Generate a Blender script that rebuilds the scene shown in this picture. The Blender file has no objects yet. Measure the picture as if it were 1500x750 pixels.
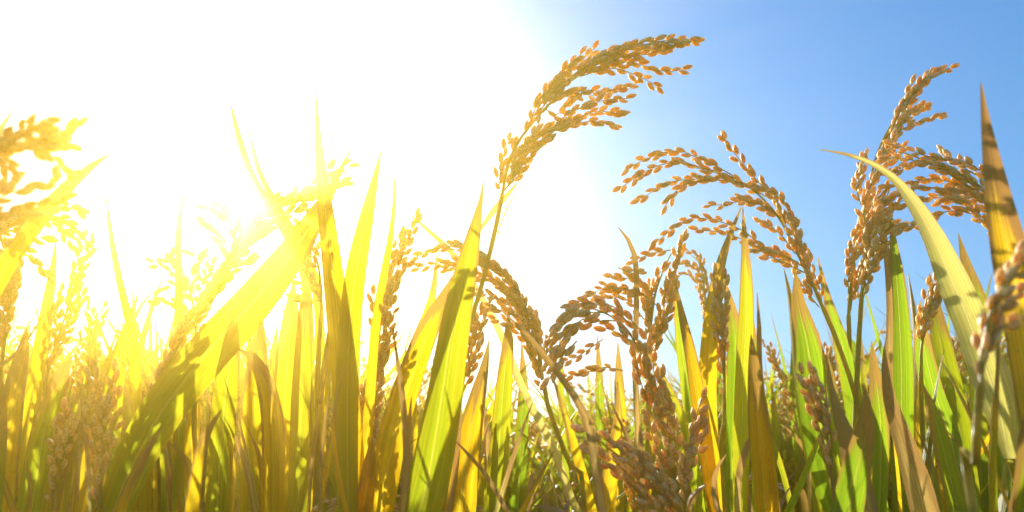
import bpy, math, random
import numpy as np
from mathutils import Vector, Matrix

SC = bpy.context.scene
COL = SC.collection
R = math.radians

# ------------------------------------------------------------------ camera
CAM_Z, PITCH, LENS = 0.50, 22.0, 28.2
cam = bpy.data.cameras.new('camera')
cam.lens = LENS; cam.sensor_width = 36.0; cam.sensor_fit = 'HORIZONTAL'
cam.clip_start = 0.02; cam.clip_end = 2000
cam.dof.use_dof = True; cam.dof.focus_distance = 0.60; cam.dof.aperture_fstop = 8.0
cam_ob = bpy.data.objects.new('camera', cam); COL.objects.link(cam_ob)
cam_ob.location = (0, 0, CAM_Z); cam_ob.rotation_euler = (R(90 + PITCH), 0, 0)
SC.camera = cam_ob

# ------------------------------------------------------------------ light
SUN_EL, SUN_AZ = 25.5, -20.1          # azimuth counted from +Y towards +X
w = bpy.data.worlds.new('World'); SC.world = w; w.use_nodes = True
nt = w.node_tree; bg = nt.nodes['Background']
sky = nt.nodes.new('ShaderNodeTexSky'); sky.sky_type = 'NISHITA'; sky.sun_disc = False
sky.sun_elevation = R(SUN_EL); sky.sun_rotation = R(SUN_AZ)
sky.air_density = 1.0; sky.dust_density = 0.8; sky.ozone_density = 10.0
tint = nt.nodes.new('ShaderNodeMix'); tint.data_type = 'RGBA'; tint.blend_type = 'MULTIPLY'; tint.inputs[0].default_value = 1.0
tint.inputs[7].default_value = (0.42, 0.78, 0.81, 1); nt.links.new(sky.outputs[0], tint.inputs[6]); nt.links.new(tint.outputs[2], bg.inputs[0]); bg.inputs[1].default_value = 0.135
sl = bpy.data.lights.new('sun', 'SUN'); sl.energy = 5.0; sl.angle = R(0.55); sl.color = (1.0, 0.93, 0.80)
so = bpy.data.objects.new('sun', sl); COL.objects.link(so)
a, e = R(SUN_AZ), R(SUN_EL)
sd = Vector((math.sin(a) * math.cos(e), math.cos(a) * math.cos(e), math.sin(e)))
so.rotation_euler = sd.to_track_quat('Z', 'Y').to_euler()
so.location = sd * 5

vs = SC.view_settings
vs.view_transform = 'Standard'; vs.look = 'None'; vs.gamma = 1.0; vs.use_curve_mapping = False
vs.exposure = 1.3
cy = SC.cycles
cy.use_denoising = True
cy.max_bounces = 10; cy.diffuse_bounces = 4; cy.transmission_bounces = 6; cy.glossy_bounces = 2
cy.volume_bounces = 2; cy.sample_clamp_indirect = 6.0

# ------------------------------------------------------------------ maths helpers
F = 1500 * LENS / 36.0
CR = np.array(cam_ob.rotation_euler.to_matrix())
CP = np.array([0, 0, CAM_Z])
EYE = [CP]        # the viewpoint in the frame of the plant being built
def P(x, y, d):
    """point seen at photo pixel (x, y) standing d metres in front of the camera"""
    return CP + CR @ np.array([(x - 750) / F * d, -(y - 375) / F * d, -d])
def project(p):
    q = CR.T @ (np.asarray(p) - CP)
    return 750 + F * q[0] / -q[2], 375 - F * q[1] / -q[2], -q[2]
def nrm(v):
    v = np.asarray(v, float); n = np.linalg.norm(v, axis=-1, keepdims=True)
    return v / np.maximum(n, 1e-9)
def spline(pts, n):
    """Catmull-Rom through rows of pts (any number of columns), n samples even in length"""
    p = np.asarray(pts, float)
    if len(p) == 2: p = np.array([p[0], (p[0] + p[1]) / 2, p[1]])
    q = np.vstack([2 * p[0] - p[1], p, 2 * p[-1] - p[-2]])
    out = []
    for i in range(1, len(q) - 2):
        t = np.linspace(0, 1, 12, endpoint=False)[:, None]
        a, b, c, d = q[i - 1], q[i], q[i + 1], q[i + 2]
        out.append(0.5 * (2 * b + (c - a) * t + (2 * a - 5 * b + 4 * c - d) * t ** 2 + (3 * b - a - 3 * c + d) * t ** 3))
    o = np.vstack(out + [p[-1:]])
    s = np.concatenate([[0], np.cumsum(np.linalg.norm(np.diff(o[:, :3], axis=0), axis=1))])
    u = np.linspace(0, s[-1], n)
    return np.stack([np.interp(u, s, o[:, k]) for k in range(o.shape[1])], 1)
def tangents(c):
    return nrm(np.gradient(c, axis=0))
def length(c):
    return float(np.linalg.norm(np.diff(c, axis=0), axis=1).sum())

# ------------------------------------------------------------------ mesh builder
class MB:
    def __init__(s):
        s.v = []; s.uv = []; s.sh = []; s.f = []; s.m = []; s.n = 0
    def add(s, v, f, uv, sh, mat):
        v = np.asarray(v, float); f = np.asarray(f, int)
        s.v.append(v); s.uv.append(np.asarray(uv, float)); s.sh.append(np.broadcast_to(np.asarray(sh, float), (len(v),)))
        s.f.append(f + s.n); s.m.append(np.full(len(f), mat, int)); s.n += len(v)
    def merge(s, o, M, t, shift=0.0):
        for v, uv, sh, f, m in zip(o.v, o.uv, o.sh, o.f, o.m):
            s.v.append(v @ M.T + t); s.uv.append(uv); s.sh.append(sh + 0 * shift); s.m.append(m)
            s.f.append(f + s.n)      # each face block is already offset inside o
        s.n += o.n
    def build(s, name, mats, parent=None):
        me = bpy.data.meshes.new(name)
        v = np.vstack(s.v); uv = np.vstack(s.uv); sh = np.concatenate(s.sh)
        f = np.vstack(s.f); m = np.concatenate(s.m)
        me.vertices.add(len(v)); me.vertices.foreach_set('co', v.astype(np.float32).ravel())
        tri = f[:, 3] < 0
        tot = np.where(tri, 3, 4); start = np.concatenate([[0], np.cumsum(tot)[:-1]])
        flat = f.ravel(); flat = flat[np.stack([np.ones(len(f), bool)] * 3 + [~tri], 1).ravel()]
        me.loops.add(len(flat)); me.loops.foreach_set('vertex_index', flat.astype(np.int32))
        me.polygons.add(len(f)); me.polygons.foreach_set('loop_start', start.astype(np.int32))
        me.polygons.foreach_set('material_index', m.astype(np.int32))
        me.polygons.foreach_set('use_smooth', np.ones(len(f), bool))
        ul = me.uv_layers.new(name='UVMap'); ul.data.foreach_set('uv', uv[flat].astype(np.float32).ravel())
        at = me.attributes.new('shade', 'FLOAT', 'POINT'); at.data.foreach_set('value', sh.astype(np.float32))
        for x in mats: me.materials.append(x)
        me.update(calc_edges=True)
        o = bpy.data.objects.new(name, me); COL.objects.link(o)
        if parent is not None: o.parent = parent
        return o
def tube(mb, pts, radii, mat, sides=7, shade=0.5, n=None):
    p = np.asarray(pts, float); r = np.asarray(radii, float)
    n = n or max(4, len(p) * 4)
    c = spline(np.hstack([p, r[:, None]]), n); rr = np.maximum(c[:, 3], 1e-5); c = c[:, :3]
    T = tangents(c); ref = np.array([0.3, -0.9, 0.1]); A = nrm(np.cross(T, ref)); B = np.cross(T, A)
    k = np.arange(sides) * 2 * math.pi / sides
    v = c[:, None] + rr[:, None, None] * (np.cos(k)[None, :, None] * A[:, None] + np.sin(k)[None, :, None] * B[:, None])
    uv = np.stack(np.broadcast_arrays((np.arange(sides) / sides)[None, :], np.linspace(0, 1, n)[:, None]), -1)
    i = np.arange(n - 1)[:, None] * sides; j = np.arange(sides)[None]; j2 = (j + 1) % sides
    f = np.stack([i + j, i + j2, i + sides + j2, i + sides + j], -1).reshape(-1, 4)
    mb.add(v.reshape(-1, 3), f, uv.reshape(-1, 2), shade, mat)

def blade(mb, pts, widths, mat, side=None, roll=0.0, roll2=0.0, fold=0.16, n=30, cols=6, rng=None, shade=0.5):
    """pts run from base to tip. A thin folded blade with a midrib crease and a wavy edge."""
    rng = rng or np.random.default_rng(1)
    p = np.asarray(pts, float); c = spline(np.hstack([p, np.asarray(widths, float)[:, None]]), n)
    wd = np.maximum(c[:, 3], 0.0004); c = c[:, :3]
    T = tangents(c)
    if side is None: S = nrm(np.cross(T, nrm(c - EYE[0])))
    else: S = nrm(np.broadcast_to(side, T.shape) - (T * np.asarray(side)).sum(1, keepdims=True) * T)
    N = np.cross(S, T)
    s = np.linspace(0, 1, n); ang = roll + roll2 * s
    S2 = S * np.cos(ang)[:, None] + N * np.sin(ang)[:, None]; N2 = np.cross(S2, T)
    if side is None: wd = wd / np.maximum(np.cos(ang), 0.5)
    u = np.linspace(-1, 1, cols + 1)
    ph = rng.uniform(0, 6, 4)
    wav = 1 + 0.035 * np.sin(s * 23 + ph[0])[:, None] * (u[None] > 0) + 0.035 * np.sin(s * 19 + ph[1])[:, None] * (u[None] < 0)
    off = fold * (np.abs(u)[None] ** 1.3) * wd[:, None] + 0.05 * wd[:, None] * np.sin(s * 15 + ph[2])[:, None] * np.maximum(u[None], 0) \
        + 0.05 * wd[:, None] * np.sin(s * 17 + ph[3])[:, None] * np.maximum(-u[None], 0)
    v = c[:, None] + (u[None] * wav * wd[:, None] / 2)[..., None] * S2[:, None] + off[..., None] * N2[:, None]
    uv = np.stack(np.broadcast_arrays((u[None] + 1) / 2, s[:, None]), -1)
    k = cols + 1; i = np.arange(n - 1)[:, None] * k; j = np.arange(cols)[None]
    f = np.stack([i + j, i + j + 1, i + k + j + 1, i + k + j], -1).reshape(-1, 4)
    mb.add(v.reshape(-1, 3), f, uv.reshape(-1, 2), shade, mat)

def grain_tmpl(sides, prof):
    V, UV, Fc = [], [], []
    for t, r in prof[1:-1]:
        for k in range(sides):
            a = 2 * math.pi * k / sides
            V.append((r * math.cos(a), r * 0.82 * math.sin(a), t)); UV.append((k / sides, t))
    V = [(0, 0, prof[0][0])] + V + [(0, 0, prof[-1][0])]; UV = [(0, 0)] + UV + [(0, 1)]
    m = len(prof) - 2
    for k in range(sides):
        k2 = (k + 1) % sides
        Fc.append((0, 1 + k2, 1 + k, -10 ** 9))
        for i in range(m - 1):
            b = 1 + i * sides; Fc.append((b + k, b + k2, b + sides + k2, b + sides + k))
        b = 1 + (m - 1) * sides; Fc.append((b + k, b + k2, len(V) - 1, -10 ** 9))
    return np.array(V, float), np.array(UV, float), np.array(Fc, int)
G_HI = grain_tmpl(8, [(0, 0), (.07, .42), (.22, .80), (.45, 1), (.68, .90), (.86, .58), (.95, .28), (1.01, 0)])
G_MID = grain_tmpl(6, [(0, 0), (.15, .7), (.5, 1), (.8, .62), (1, 0)])
G_LO = grain_tmpl(4, [(0, 0), (.3, .9), (.7, .8), (1, 0)])
GL, GR = 0.0082, 0.00198

def grains(mb, pos, dirs, rolls, scl, shade, mat, tmpl):
    V, UV, Fc = tmpl
    pos = np.asarray(pos); Z = nrm(dirs); n = len(pos)
    if n == 0: return
    ref = np.array([0.17, 0.93, 0.3]); X = nrm(np.cross(Z, ref)); Y = np.cross(Z, X)
    c, s = np.cos(rolls)[:, None], np.sin(rolls)[:, None]
    X, Y = X * c + Y * s, Y * c - X * s
    fat = np.asarray(scl)[:, None, None]
    vv = V[None, :, 0:1] * GR * fat * X[:, None] + V[None, :, 1:2] * GR * fat * Y[:, None] + V[None, :, 2:3] * GL * fat * Z[:, None]
    vv = vv + pos[:, None]
    ff = np.where(Fc[None] < 0, Fc[None], Fc[None] + (np.arange(n) * len(V))[:, None, None])
    mb.add(vv.reshape(-1, 3), ff.reshape(-1, 4), np.tile(UV, (n, 1)), np.repeat(shade, len(V)), mat)

def branch(mb, curve, rng, tmpl=G_HI, start=0.12, gap=0.0044, pair=0.0, g=1.0, thick=0.00035, open_=0.24):
    """one panicle branch: thin green stalk with overlapping grains set alternately round it"""
    L = length(curve); n = max(6, int(L / 0.006))
    c = spline(curve, n)
    tube(mb, c, np.linspace(thick * 1.5, thick * .8, len(c)), 0, sides=5 if tmpl is G_HI else 3, n=len(c))
    T = tangents(c); s = np.linspace(0, L, n)
    q = np.arange(L * start, L - 0.001, gap * g) ; q = q + rng.normal(0, 0.0006, len(q))
    if pair > 0: q = np.sort(np.concatenate([q, q[rng.random(len(q)) < pair] + 0.0016]))
    if len(q) == 0: return
    pos = np.stack([np.interp(q, s, c[:, k]) for k in range(3)], 1)
    tt = nrm(np.stack([np.interp(q, s, T[:, k]) for k in range(3)], 1))
    view = nrm(pos - EYE[0])
    A = nrm(np.cross(tt, view)); B = np.cross(tt, A)
    k = np.arange(len(q)); az = k * math.pi + rng.normal(0, 0.75, len(q))
    out = A * np.cos(az)[:, None] + B * np.sin(az)[:, None]
    tilt = np.abs(rng.normal(open_, 0.13, len(q)))[:, None]
    # the outermost grain ends the branch in line with it
    tilt[-1] = 0.08
    d = nrm(tt * np.cos(tilt) + out * np.sin(tilt) + rng.normal(0, 0.06, (len(q), 3)))
    pos = pos + out * 0.0010 * g
    sc = g * np.clip(rng.normal(1, 0.075, len(q)), .8, 1.15)
    sh = np.clip(rng.normal(.6, .16, len(q)), 0, 1); sh[rng.random(len(q)) < .04] *= 0.3
    grains(mb, pos, d, rng.uniform(0, 6.3, len(q)), sc, sh, 1, tmpl)

def auto_rows(axis, rng, n=11, L=0.075, spread=0.3, droop=0.3, t0=0.02, t1=0.86):
    """branches leaving a rachis on all sides, following it and sagging"""
    ax = spline(axis, 60); T = tangents(ax); rows = []
    for i in range(n):
        t = t0 + (t1 - t0) * (i + rng.uniform(-.3, .3)) / max(1, n - 1); t = min(max(t, 0), .93)
        k = int(t * 59); Lb = L * (1 - .35 * t) * rng.uniform(.75, 1.2)
        az = i * 2.4 + rng.uniform(-.5, .5)
        A = nrm(np.cross(T[k], [0.1, .9, .2])); B = np.cross(T[k], A); out = A * math.cos(az) + B * math.sin(az)
        p = ax[k].copy(); pts = [p.copy()]; sp = spread * rng.uniform(.6, 1.4)
        for m in range(6):
            kk = min(59, k + int((m + 1) * 60 * Lb / 6 / max(length(ax), .01)))
            d = nrm(T[kk] + out * sp * (1 - m * .13) + np.array([0, 0, -droop * (.15 + m * .17)]))
            p = p + d * Lb / 6; pts.append(p.copy())
        rows.append(np.array(pts))
    rows.append(ax[int(59 * .72):][::2])
    return rows

# ------------------------------------------------------------------ materials
def mat_new(name):
    m = bpy.data.materials.new(name); m.use_nodes = True
    nt = m.node_tree; nt.nodes.clear(); return m, nt
def N(nt, t, **kw):
    n = nt.nodes.new(t)
    for k, v in kw.items():
        if k in ('op',): n.operation = v
        elif k.startswith('i'): n.inputs[int(k[1:])].default_value = v
        else: setattr(n, k, v)
    return n
def mixc(nt, fac, a, b, blend='MIX'):
    n = nt.nodes.new('ShaderNodeMix'); n.data_type = 'RGBA'; n.blend_type = blend
    for s, v in ((n.inputs[0], fac), (n.inputs[6], a), (n.inputs[7], b)):
        if isinstance(v, (int, float)): s.default_value = v
        elif isinstance(v, tuple): s.default_value = v + (1,)
        else: nt.links.new(v, s)
    return n.outputs[2]
def math_(nt, op, a, b=0.0, clamp=False):
    n = nt.nodes.new('ShaderNodeMath'); n.operation = op; n.use_clamp = clamp
    for s, v in ((n.inputs[0], a), (n.inputs[1], b)):
        if isinstance(v, (int, float)): s.default_value = v
        else: nt.links.new(v, s)
    return n.outputs[0]
def smooth(nt, x, lo, hi):
    n = nt.nodes.new('ShaderNodeMapRange'); n.interpolation_type = 'SMOOTHSTEP'
    nt.links.new(x, n.inputs[0]); n.inputs[1].default_value = lo; n.inputs[2].default_value = hi
    return n.outputs[0]

def leaf_material(name, top, thru, yel, yel_thru, dry=(0.38, 0.26, 0.09), dry_bias=0.0, yel_bias=0.0, trans=0.55):
    m, nt = mat_new(name); L = nt.links.new
    uv = N(nt, 'ShaderNodeUVMap'); uv.uv_map = 'UVMap'
    sep = N(nt, 'ShaderNodeSeparateXYZ'); L(uv.outputs[0], sep.inputs[0]); U, V = sep.outputs[0], sep.outputs[1]
    oi = N(nt, 'ShaderNodeObjectInfo'); rnd = oi.outputs['Random']
    def stripes(su, sv, detail, seed):
        cb = N(nt, 'ShaderNodeCombineXYZ'); L(math_(nt, 'MULTIPLY', U, su), cb.inputs[0]); L(math_(nt, 'MULTIPLY', V, sv), cb.inputs[1])
        L(math_(nt, 'MULTIPLY_ADD', rnd, 37.0), cb.inputs[2])
        cb.inputs[2].default_value = seed
        n = N(nt, 'ShaderNodeTexNoise'); n.inputs['Scale'].default_value = 1.0; n.inputs['Detail'].default_value = detail
        L(cb.outputs[0], n.inputs['Vector']); return n.outputs['Fac']
    vein = stripes(22, 0.9, 3, 0); fine = stripes(9, 4, 3, 3); blot = stripes(2.2, 5, 4, 7)
    edge = math_(nt, 'ABSOLUTE', math_(nt, 'SUBTRACT', U, 0.5)); edge = math_(nt, 'MULTIPLY', edge, 2.0)
    # yellowing: from the edges and the tip inwards, patchy
    y = math_(nt, 'ADD', math_(nt, 'MULTIPLY', edge, 0.34), math_(nt, 'MULTIPLY', math_(nt, 'POWER', V, 2.0), 0.45))
    y = math_(nt, 'ADD', y, math_(nt, 'MULTIPLY', blot, 0.9)); y = math_(nt, 'ADD', y, math_(nt, 'MULTIPLY', fine, 0.35))
    y = math_(nt, 'ADD', y, math_(nt, 'MULTIPLY', rnd, 0.34)); y = math_(nt, 'ADD', y, yel_bias)
    yf = smooth(nt, y, 1.0, 1.42)
    d = math_(nt, 'ADD', math_(nt, 'MULTIPLY', math_(nt, 'POWER', edge, 4.0), 0.34), math_(nt, 'MULTIPLY', math_(nt, 'POWER', V, 6.0), 0.90))
    d = math_(nt, 'ADD', d, math_(nt, 'MULTIPLY', blot, 0.62)); d = math_(nt, 'ADD', d, math_(nt, 'MULTIPLY', fine, 0.3)); d = math_(nt, 'ADD', d, dry_bias)
    df = smooth(nt, d, 0.86, 1.02)
    spot = N(nt, 'ShaderNodeTexNoise'); spot.inputs['Scale'].default_value = 260.0; spot.inputs['Detail'].default_value = 2
    tc = N(nt, 'ShaderNodeTexCoord'); L(tc.outputs['Object'], spot.inputs['Vector'])
    sf = smooth(nt, spot.outputs['Fac'], 0.70, 0.74)
    mid = smooth(nt, edge, 0.085, 0.03)
    vf = smooth(nt, vein, 0.35, 0.65)
    def col(g, yc, dc):
        c = mixc(nt, yf, g, yc)
        c = mixc(nt, math_(nt, 'MULTIPLY', vf, 0.42), c, tuple(x * 1.9 for x in g))
        c = mixc(nt, math_(nt, 'MULTIPLY', mid, 0.45), c, tuple(min(1, x * 1.4 + .1) for x in yc))
        c = mixc(nt, df, c, dc)
        return mixc(nt, math_(nt, 'MULTIPLY', sf, 0.32), c, (0.16, 0.08, 0.02))
    ca = col(top, yel, dry); cb_ = col(thru, yel_thru, (dry[0] * 1.1, dry[1] * .95, dry[2] * .6))
    bs = N(nt, 'ShaderNodeBsdfPrincipled'); L(ca, bs.inputs['Base Color']); bs.inputs['Roughness'].default_value = 0.42
    bs.inputs['Specular IOR Level'].default_value = 0.38
    tr = N(nt, 'ShaderNodeBsdfTranslucent'); L(cb_, tr.inputs[0])
    bp = N(nt, 'ShaderNodeBump'); bp.inputs['Strength'].default_value = 0.5; bp.inputs['Distance'].default_value = 0.0006
    L(math_(nt, 'ADD', vein, math_(nt, 'MULTIPLY', mid, 0.8)), bp.inputs['Height']); L(bp.outputs[0], bs.inputs['Normal']); L(bp.outputs[0], tr.inputs['Normal'])
    mx = N(nt, 'ShaderNodeMixShader'); mx.inputs[0].default_value = trans; L(bs.outputs[0], mx.inputs[1]); L(tr.outputs[0], mx.inputs[2])
    out = N(nt, 'ShaderNodeOutputMaterial'); L(mx.outputs[0], out.inputs[0])
    return m
GREEN = leaf_material('leaf_green', (0.07, 0.135, 0.02), (0.25, 0.40, 0.015), (0.20, 0.20, 0.025), (0.50, 0.45, 0.02), yel_bias=-0.20, dry_bias=-.13, trans=.52)
LIME = leaf_material('leaf_lime', (0.11, 0.165, 0.02), (0.36, 0.44, 0.012), (0.27, 0.23, 0.03), (0.60, 0.50, 0.02), yel_bias=-0.06, dry_bias=-.13, trans=.52)
YELLOW = leaf_material('leaf_yellow', (0.29, 0.215, 0.02), (0.74, 0.52, 0.010), (0.40, 0.25, 0.03), (0.88, 0.50, 0.012), yel_bias=0.04, dry_bias=-.07, trans=.52)
PALE = leaf_material('leaf_pale', (0.46, 0.43, 0.15), (0.68, 0.62, 0.14), (0.52, 0.42, 0.20), (0.64, 0.50, 0.16), dry=(0.46, 0.31, 0.15), yel_bias=0.1, dry_bias=0.05, trans=.45)
DRY = leaf_material('leaf_dry', (0.40, 0.30, 0.13), (0.60, 0.42, 0.12), (0.46, 0.34, 0.15), (0.62, 0.42, 0.12), dry=(0.40, 0.27, 0.13), yel_bias=0.1, dry_bias=0.22, trans=.40)
AMBER = leaf_material('leaf_amber', (0.28, 0.18, 0.05), (0.95, 0.62, 0.01), (0.32, 0.20, 0.06), (0.95, 0.52, 0.02), dry=(0.30, 0.18, 0.08), yel_bias=0.0, dry_bias=0.04, trans=.6)
LM = dict(a=AMBER, g=GREEN, l=LIME, y=YELLOW, p=PALE, d=DRY)

def grain_material():
    m, nt = mat_new('rice_husk'); L = nt.links.new
    at = N(nt, 'ShaderNodeAttribute'); at.attribute_name = 'shade'
    uv = N(nt, 'ShaderNodeUVMap'); uv.uv_map = 'UVMap'
    sep = N(nt, 'ShaderNodeSeparateXYZ'); L(uv.outputs[0], sep.inputs[0])
    ramp = N(nt, 'ShaderNodeValToRGB'); e = ramp.color_ramp.elements
    e[0].position = 0; e[0].color = (0.42, 0.20, 0.075, 1); e[1].position = 1; e[1].color = (0.88, 0.64, 0.36, 1)
    k = e.new(.28); k.color = (0.64, 0.37, 0.135, 1); k = e.new(.6); k.color = (0.80, 0.51, 0.22, 1)
    L(at.outputs['Fac'], ramp.inputs[0])
    tc = N(nt, 'ShaderNodeTexCoord'); nz = N(nt, 'ShaderNodeTexNoise'); nz.inputs['Scale'].default_value = 900; nz.inputs['Detail'].default_value = 3
    L(tc.outputs['Object'], nz.inputs['Vector'])
    c = mixc(nt, smooth(nt, nz.outputs['Fac'], .35, .75), ramp.outputs[0], (0.40, 0.21, 0.07))
    ends = smooth(nt, math_(nt, 'ABSOLUTE', math_(nt, 'SUBTRACT', sep.outputs[1], .5)), .36, .5)
    c = mixc(nt, math_(nt, 'MULTIPLY', ends, .45), c, (0.36, 0.20, 0.08))
    bs = N(nt, 'ShaderNodeBsdfPrincipled'); L(c, bs.inputs['Base Color']); bs.inputs['Roughness'].default_value = 0.5
    bs.inputs['Specular IOR Level'].default_value = 0.4
    bs.inputs['Subsurface Weight'].default_value = 0.75; bs.inputs['Subsurface Radius'].default_value = (1.0, 0.66, 0.32)
    bs.inputs['Subsurface Scale'].default_value = 0.0075
    rid = math_(nt, 'SINE', math_(nt, 'MULTIPLY', sep.outputs[0], 6.2832 * 7))
    bp = N(nt, 'ShaderNodeBump'); bp.inputs['Strength'].default_value = .4; bp.inputs['Distance'].default_value = .0001
    L(math_(nt, 'ADD', math_(nt, 'MULTIPLY', rid, .5), nz.outputs['Fac']), bp.inputs['Height']); L(bp.outputs[0], bs.inputs['Normal'])
    out = N(nt, 'ShaderNodeOutputMaterial'); L(bs.outputs[0], out.inputs[0]); return m
HUSK = grain_material()

def stem_material():
    m, nt = mat_new('rice_stem'); L = nt.links.new
    uv = N(nt, 'ShaderNodeUVMap'); uv.uv_map = 'UVMap'
    mp = N(nt, 'ShaderNodeMapping'); mp.inputs['Scale'].default_value = (14, 5, 1); L(uv.outputs[0], mp.inputs[0])
    nz = N(nt, 'ShaderNodeTexNoise'); nz.inputs['Scale'].default_value = 1; nz.inputs['Detail'].default_value = 4; L(mp.outputs[0], nz.inputs['Vector'])
    oi = N(nt, 'ShaderNodeObjectInfo')
    c = mixc(nt, oi.outputs['Random'], (0.20, 0.26, 0.035), (0.42, 0.34, 0.07))
    c = mixc(nt, smooth(nt, nz.outputs['Fac'], .4, .66), c, (0.46, 0.34, 0.11))
    bs = N(nt, 'ShaderNodeBsdfPrincipled'); L(c, bs.inputs['Base Color']); bs.inputs['Roughness'].default_value = .4
    tr = N(nt, 'ShaderNodeBsdfTranslucent'); L(mixc(nt, .4, c, (.8, .7, .05)), tr.inputs[0])
    mx = N(nt, 'ShaderNodeMixShader'); mx.inputs[0].default_value = .35; L(bs.outputs[0], mx.inputs[1]); L(tr.outputs[0], mx.inputs[2])
    out = N(nt, 'ShaderNodeOutputMaterial'); L(mx.outputs[0], out.inputs[0]); return m
STEM = stem_material()

def ground_material():
    m, nt = mat_new('field_soil'); L = nt.links.new
    tc = N(nt, 'ShaderNodeTexCoord')
    n1 = N(nt, 'ShaderNodeTexNoise'); n1.inputs['Scale'].default_value = 2.2; n1.inputs['Detail'].default_value = 8; L(tc.outputs['Object'], n1.inputs['Vector'])
    n2 = N(nt, 'ShaderNodeTexNoise'); n2.inputs['Scale'].default_value = 45; n2.inputs['Detail'].default_value = 6; L(tc.outputs['Object'], n2.inputs['Vector'])
    c = mixc(nt, smooth(nt, n1.outputs['Fac'], .35, .65), (0.27, 0.21, 0.13), (0.38, 0.30, 0.18))
    c = mixc(nt, smooth(nt, n2.outputs['Fac'], .55, .7), c, (0.40, 0.31, 0.17))
    bs = N(nt, 'ShaderNodeBsdfPrincipled'); L(c, bs.inputs['Base Color']); bs.inputs['Roughness'].default_value = .8
    bp = N(nt, 'ShaderNodeBump'); bp.inputs['Strength'].default_value = .8; bp.inputs['Distance'].default_value = .03
    L(math_(nt, 'ADD', n1.outputs['Fac'], n2.outputs['Fac']), bp.inputs['Height']); L(bp.outputs[0], bs.inputs['Normal'])
    out = N(nt, 'ShaderNodeOutputMaterial'); L(bs.outputs[0], out.inputs[0]); return m

# ------------------------------------------------------------------ setting
def ground():
    n = 60; x = np.concatenate([-np.geomspace(400, .5, n // 2), [0], np.geomspace(.5, 400, n // 2)])
    X, Y = np.meshgrid(x, x); Z = -0.012 + 0.010 * np.sin(X * 3.1 + 1) * np.cos(Y * 2.3)
    k = len(x); v = np.stack([X, Y, Z], -1).reshape(-1, 3)
    i = np.arange(k - 1)[:, None] * k; j = np.arange(k - 1)[None]
    f = np.stack([i + j, i + j + 1, i + k + j + 1, i + k + j], -1).reshape(-1, 4)
    mb = MB(); mb.add(v, f, v[:, :2], .5, 0); o = mb.build('ground', [ground_material()]); o['kind'] = 'structure'
ground()

HAZE = 0.24
def haze():
    m, nt = mat_new('flare_haze')
    pv = N(nt, 'ShaderNodeVolumePrincipled'); pv.inputs['Color'].default_value = (1.0, 0.68, 0.10, 1)  # added volume, tinted yellow to stand in for the sun flare
    pv.inputs['Density'].default_value = HAZE; pv.inputs['Anisotropy'].default_value = 0.90
    out = N(nt, 'ShaderNodeOutputMaterial'); nt.links.new(pv.outputs[0], out.inputs['Volume'])
    s, z0, z1 = 402.0, -1.0, 1.08
    v = [(x, y, z) for z in (z0, z1) for x, y in ((-s, -s), (s, -s), (s, s), (-s, s))]
    f = [(0, 3, 2, 1), (4, 5, 6, 7), (0, 1, 5, 4), (1, 2, 6, 5), (2, 3, 7, 6), (3, 0, 4, 7)]
    me = bpy.data.meshes.new('haze'); me.from_pydata(v, [], f); me.materials.append(m)
    o = bpy.data.objects.new('haze', me); COL.objects.link(o); o['kind'] = 'stuff'
    o['label'] = 'golden haze added over the rice field to stand in for sun flare'; o['category'] = 'haze'
if HAZE > 0: haze()

# ------------------------------------------------------------------ hero plants, traced in the photograph
def tag(o, label, group=None):
    o['label'] = label; o['category'] = 'rice plant'
    if group: o['group'] = group
def px(s, d0, rng=None, dd=0.0):
    """'x,y[,d] x,y[,d] ...' to world points"""
    out = []
    for t in s.split():
        q = [float(k) for k in t.split(',')]; out.append(P(q[0], q[1], (q[2] if len(q) > 2 else d0)))
    return np.array(out)
def rows_px(lines, d, rng, amp=0.016):
    res = []
    for ln in lines:
        a = rng.uniform(-amp, amp) * .3; b = rng.uniform(-amp, amp); pts = []
        q = [[float(k) for k in t.split(',')] for t in ln.split()]
        for i, (x, y) in enumerate(q): pts.append(P(x, y, d + a + (b - a) * i / (len(q) - 1)))
        res.append(np.array(pts))
    return res
def skyline(x):
    xs = [-200, 0, 60, 150, 220, 300, 380, 450, 520, 600, 680, 760, 820, 880, 940, 1010, 1080, 1130, 1200, 1260, 1330, 1420, 1500, 1700]
    ys = [470, 480, 500, 480, 470, 460, 450, 470, 470, 480, 540, 560, 590, 560, 530, 520, 500, 560, 500, 520, 480, 470, 470, 470]
    return float(np.interp(x, xs, ys))
SEED = [100]
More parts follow.
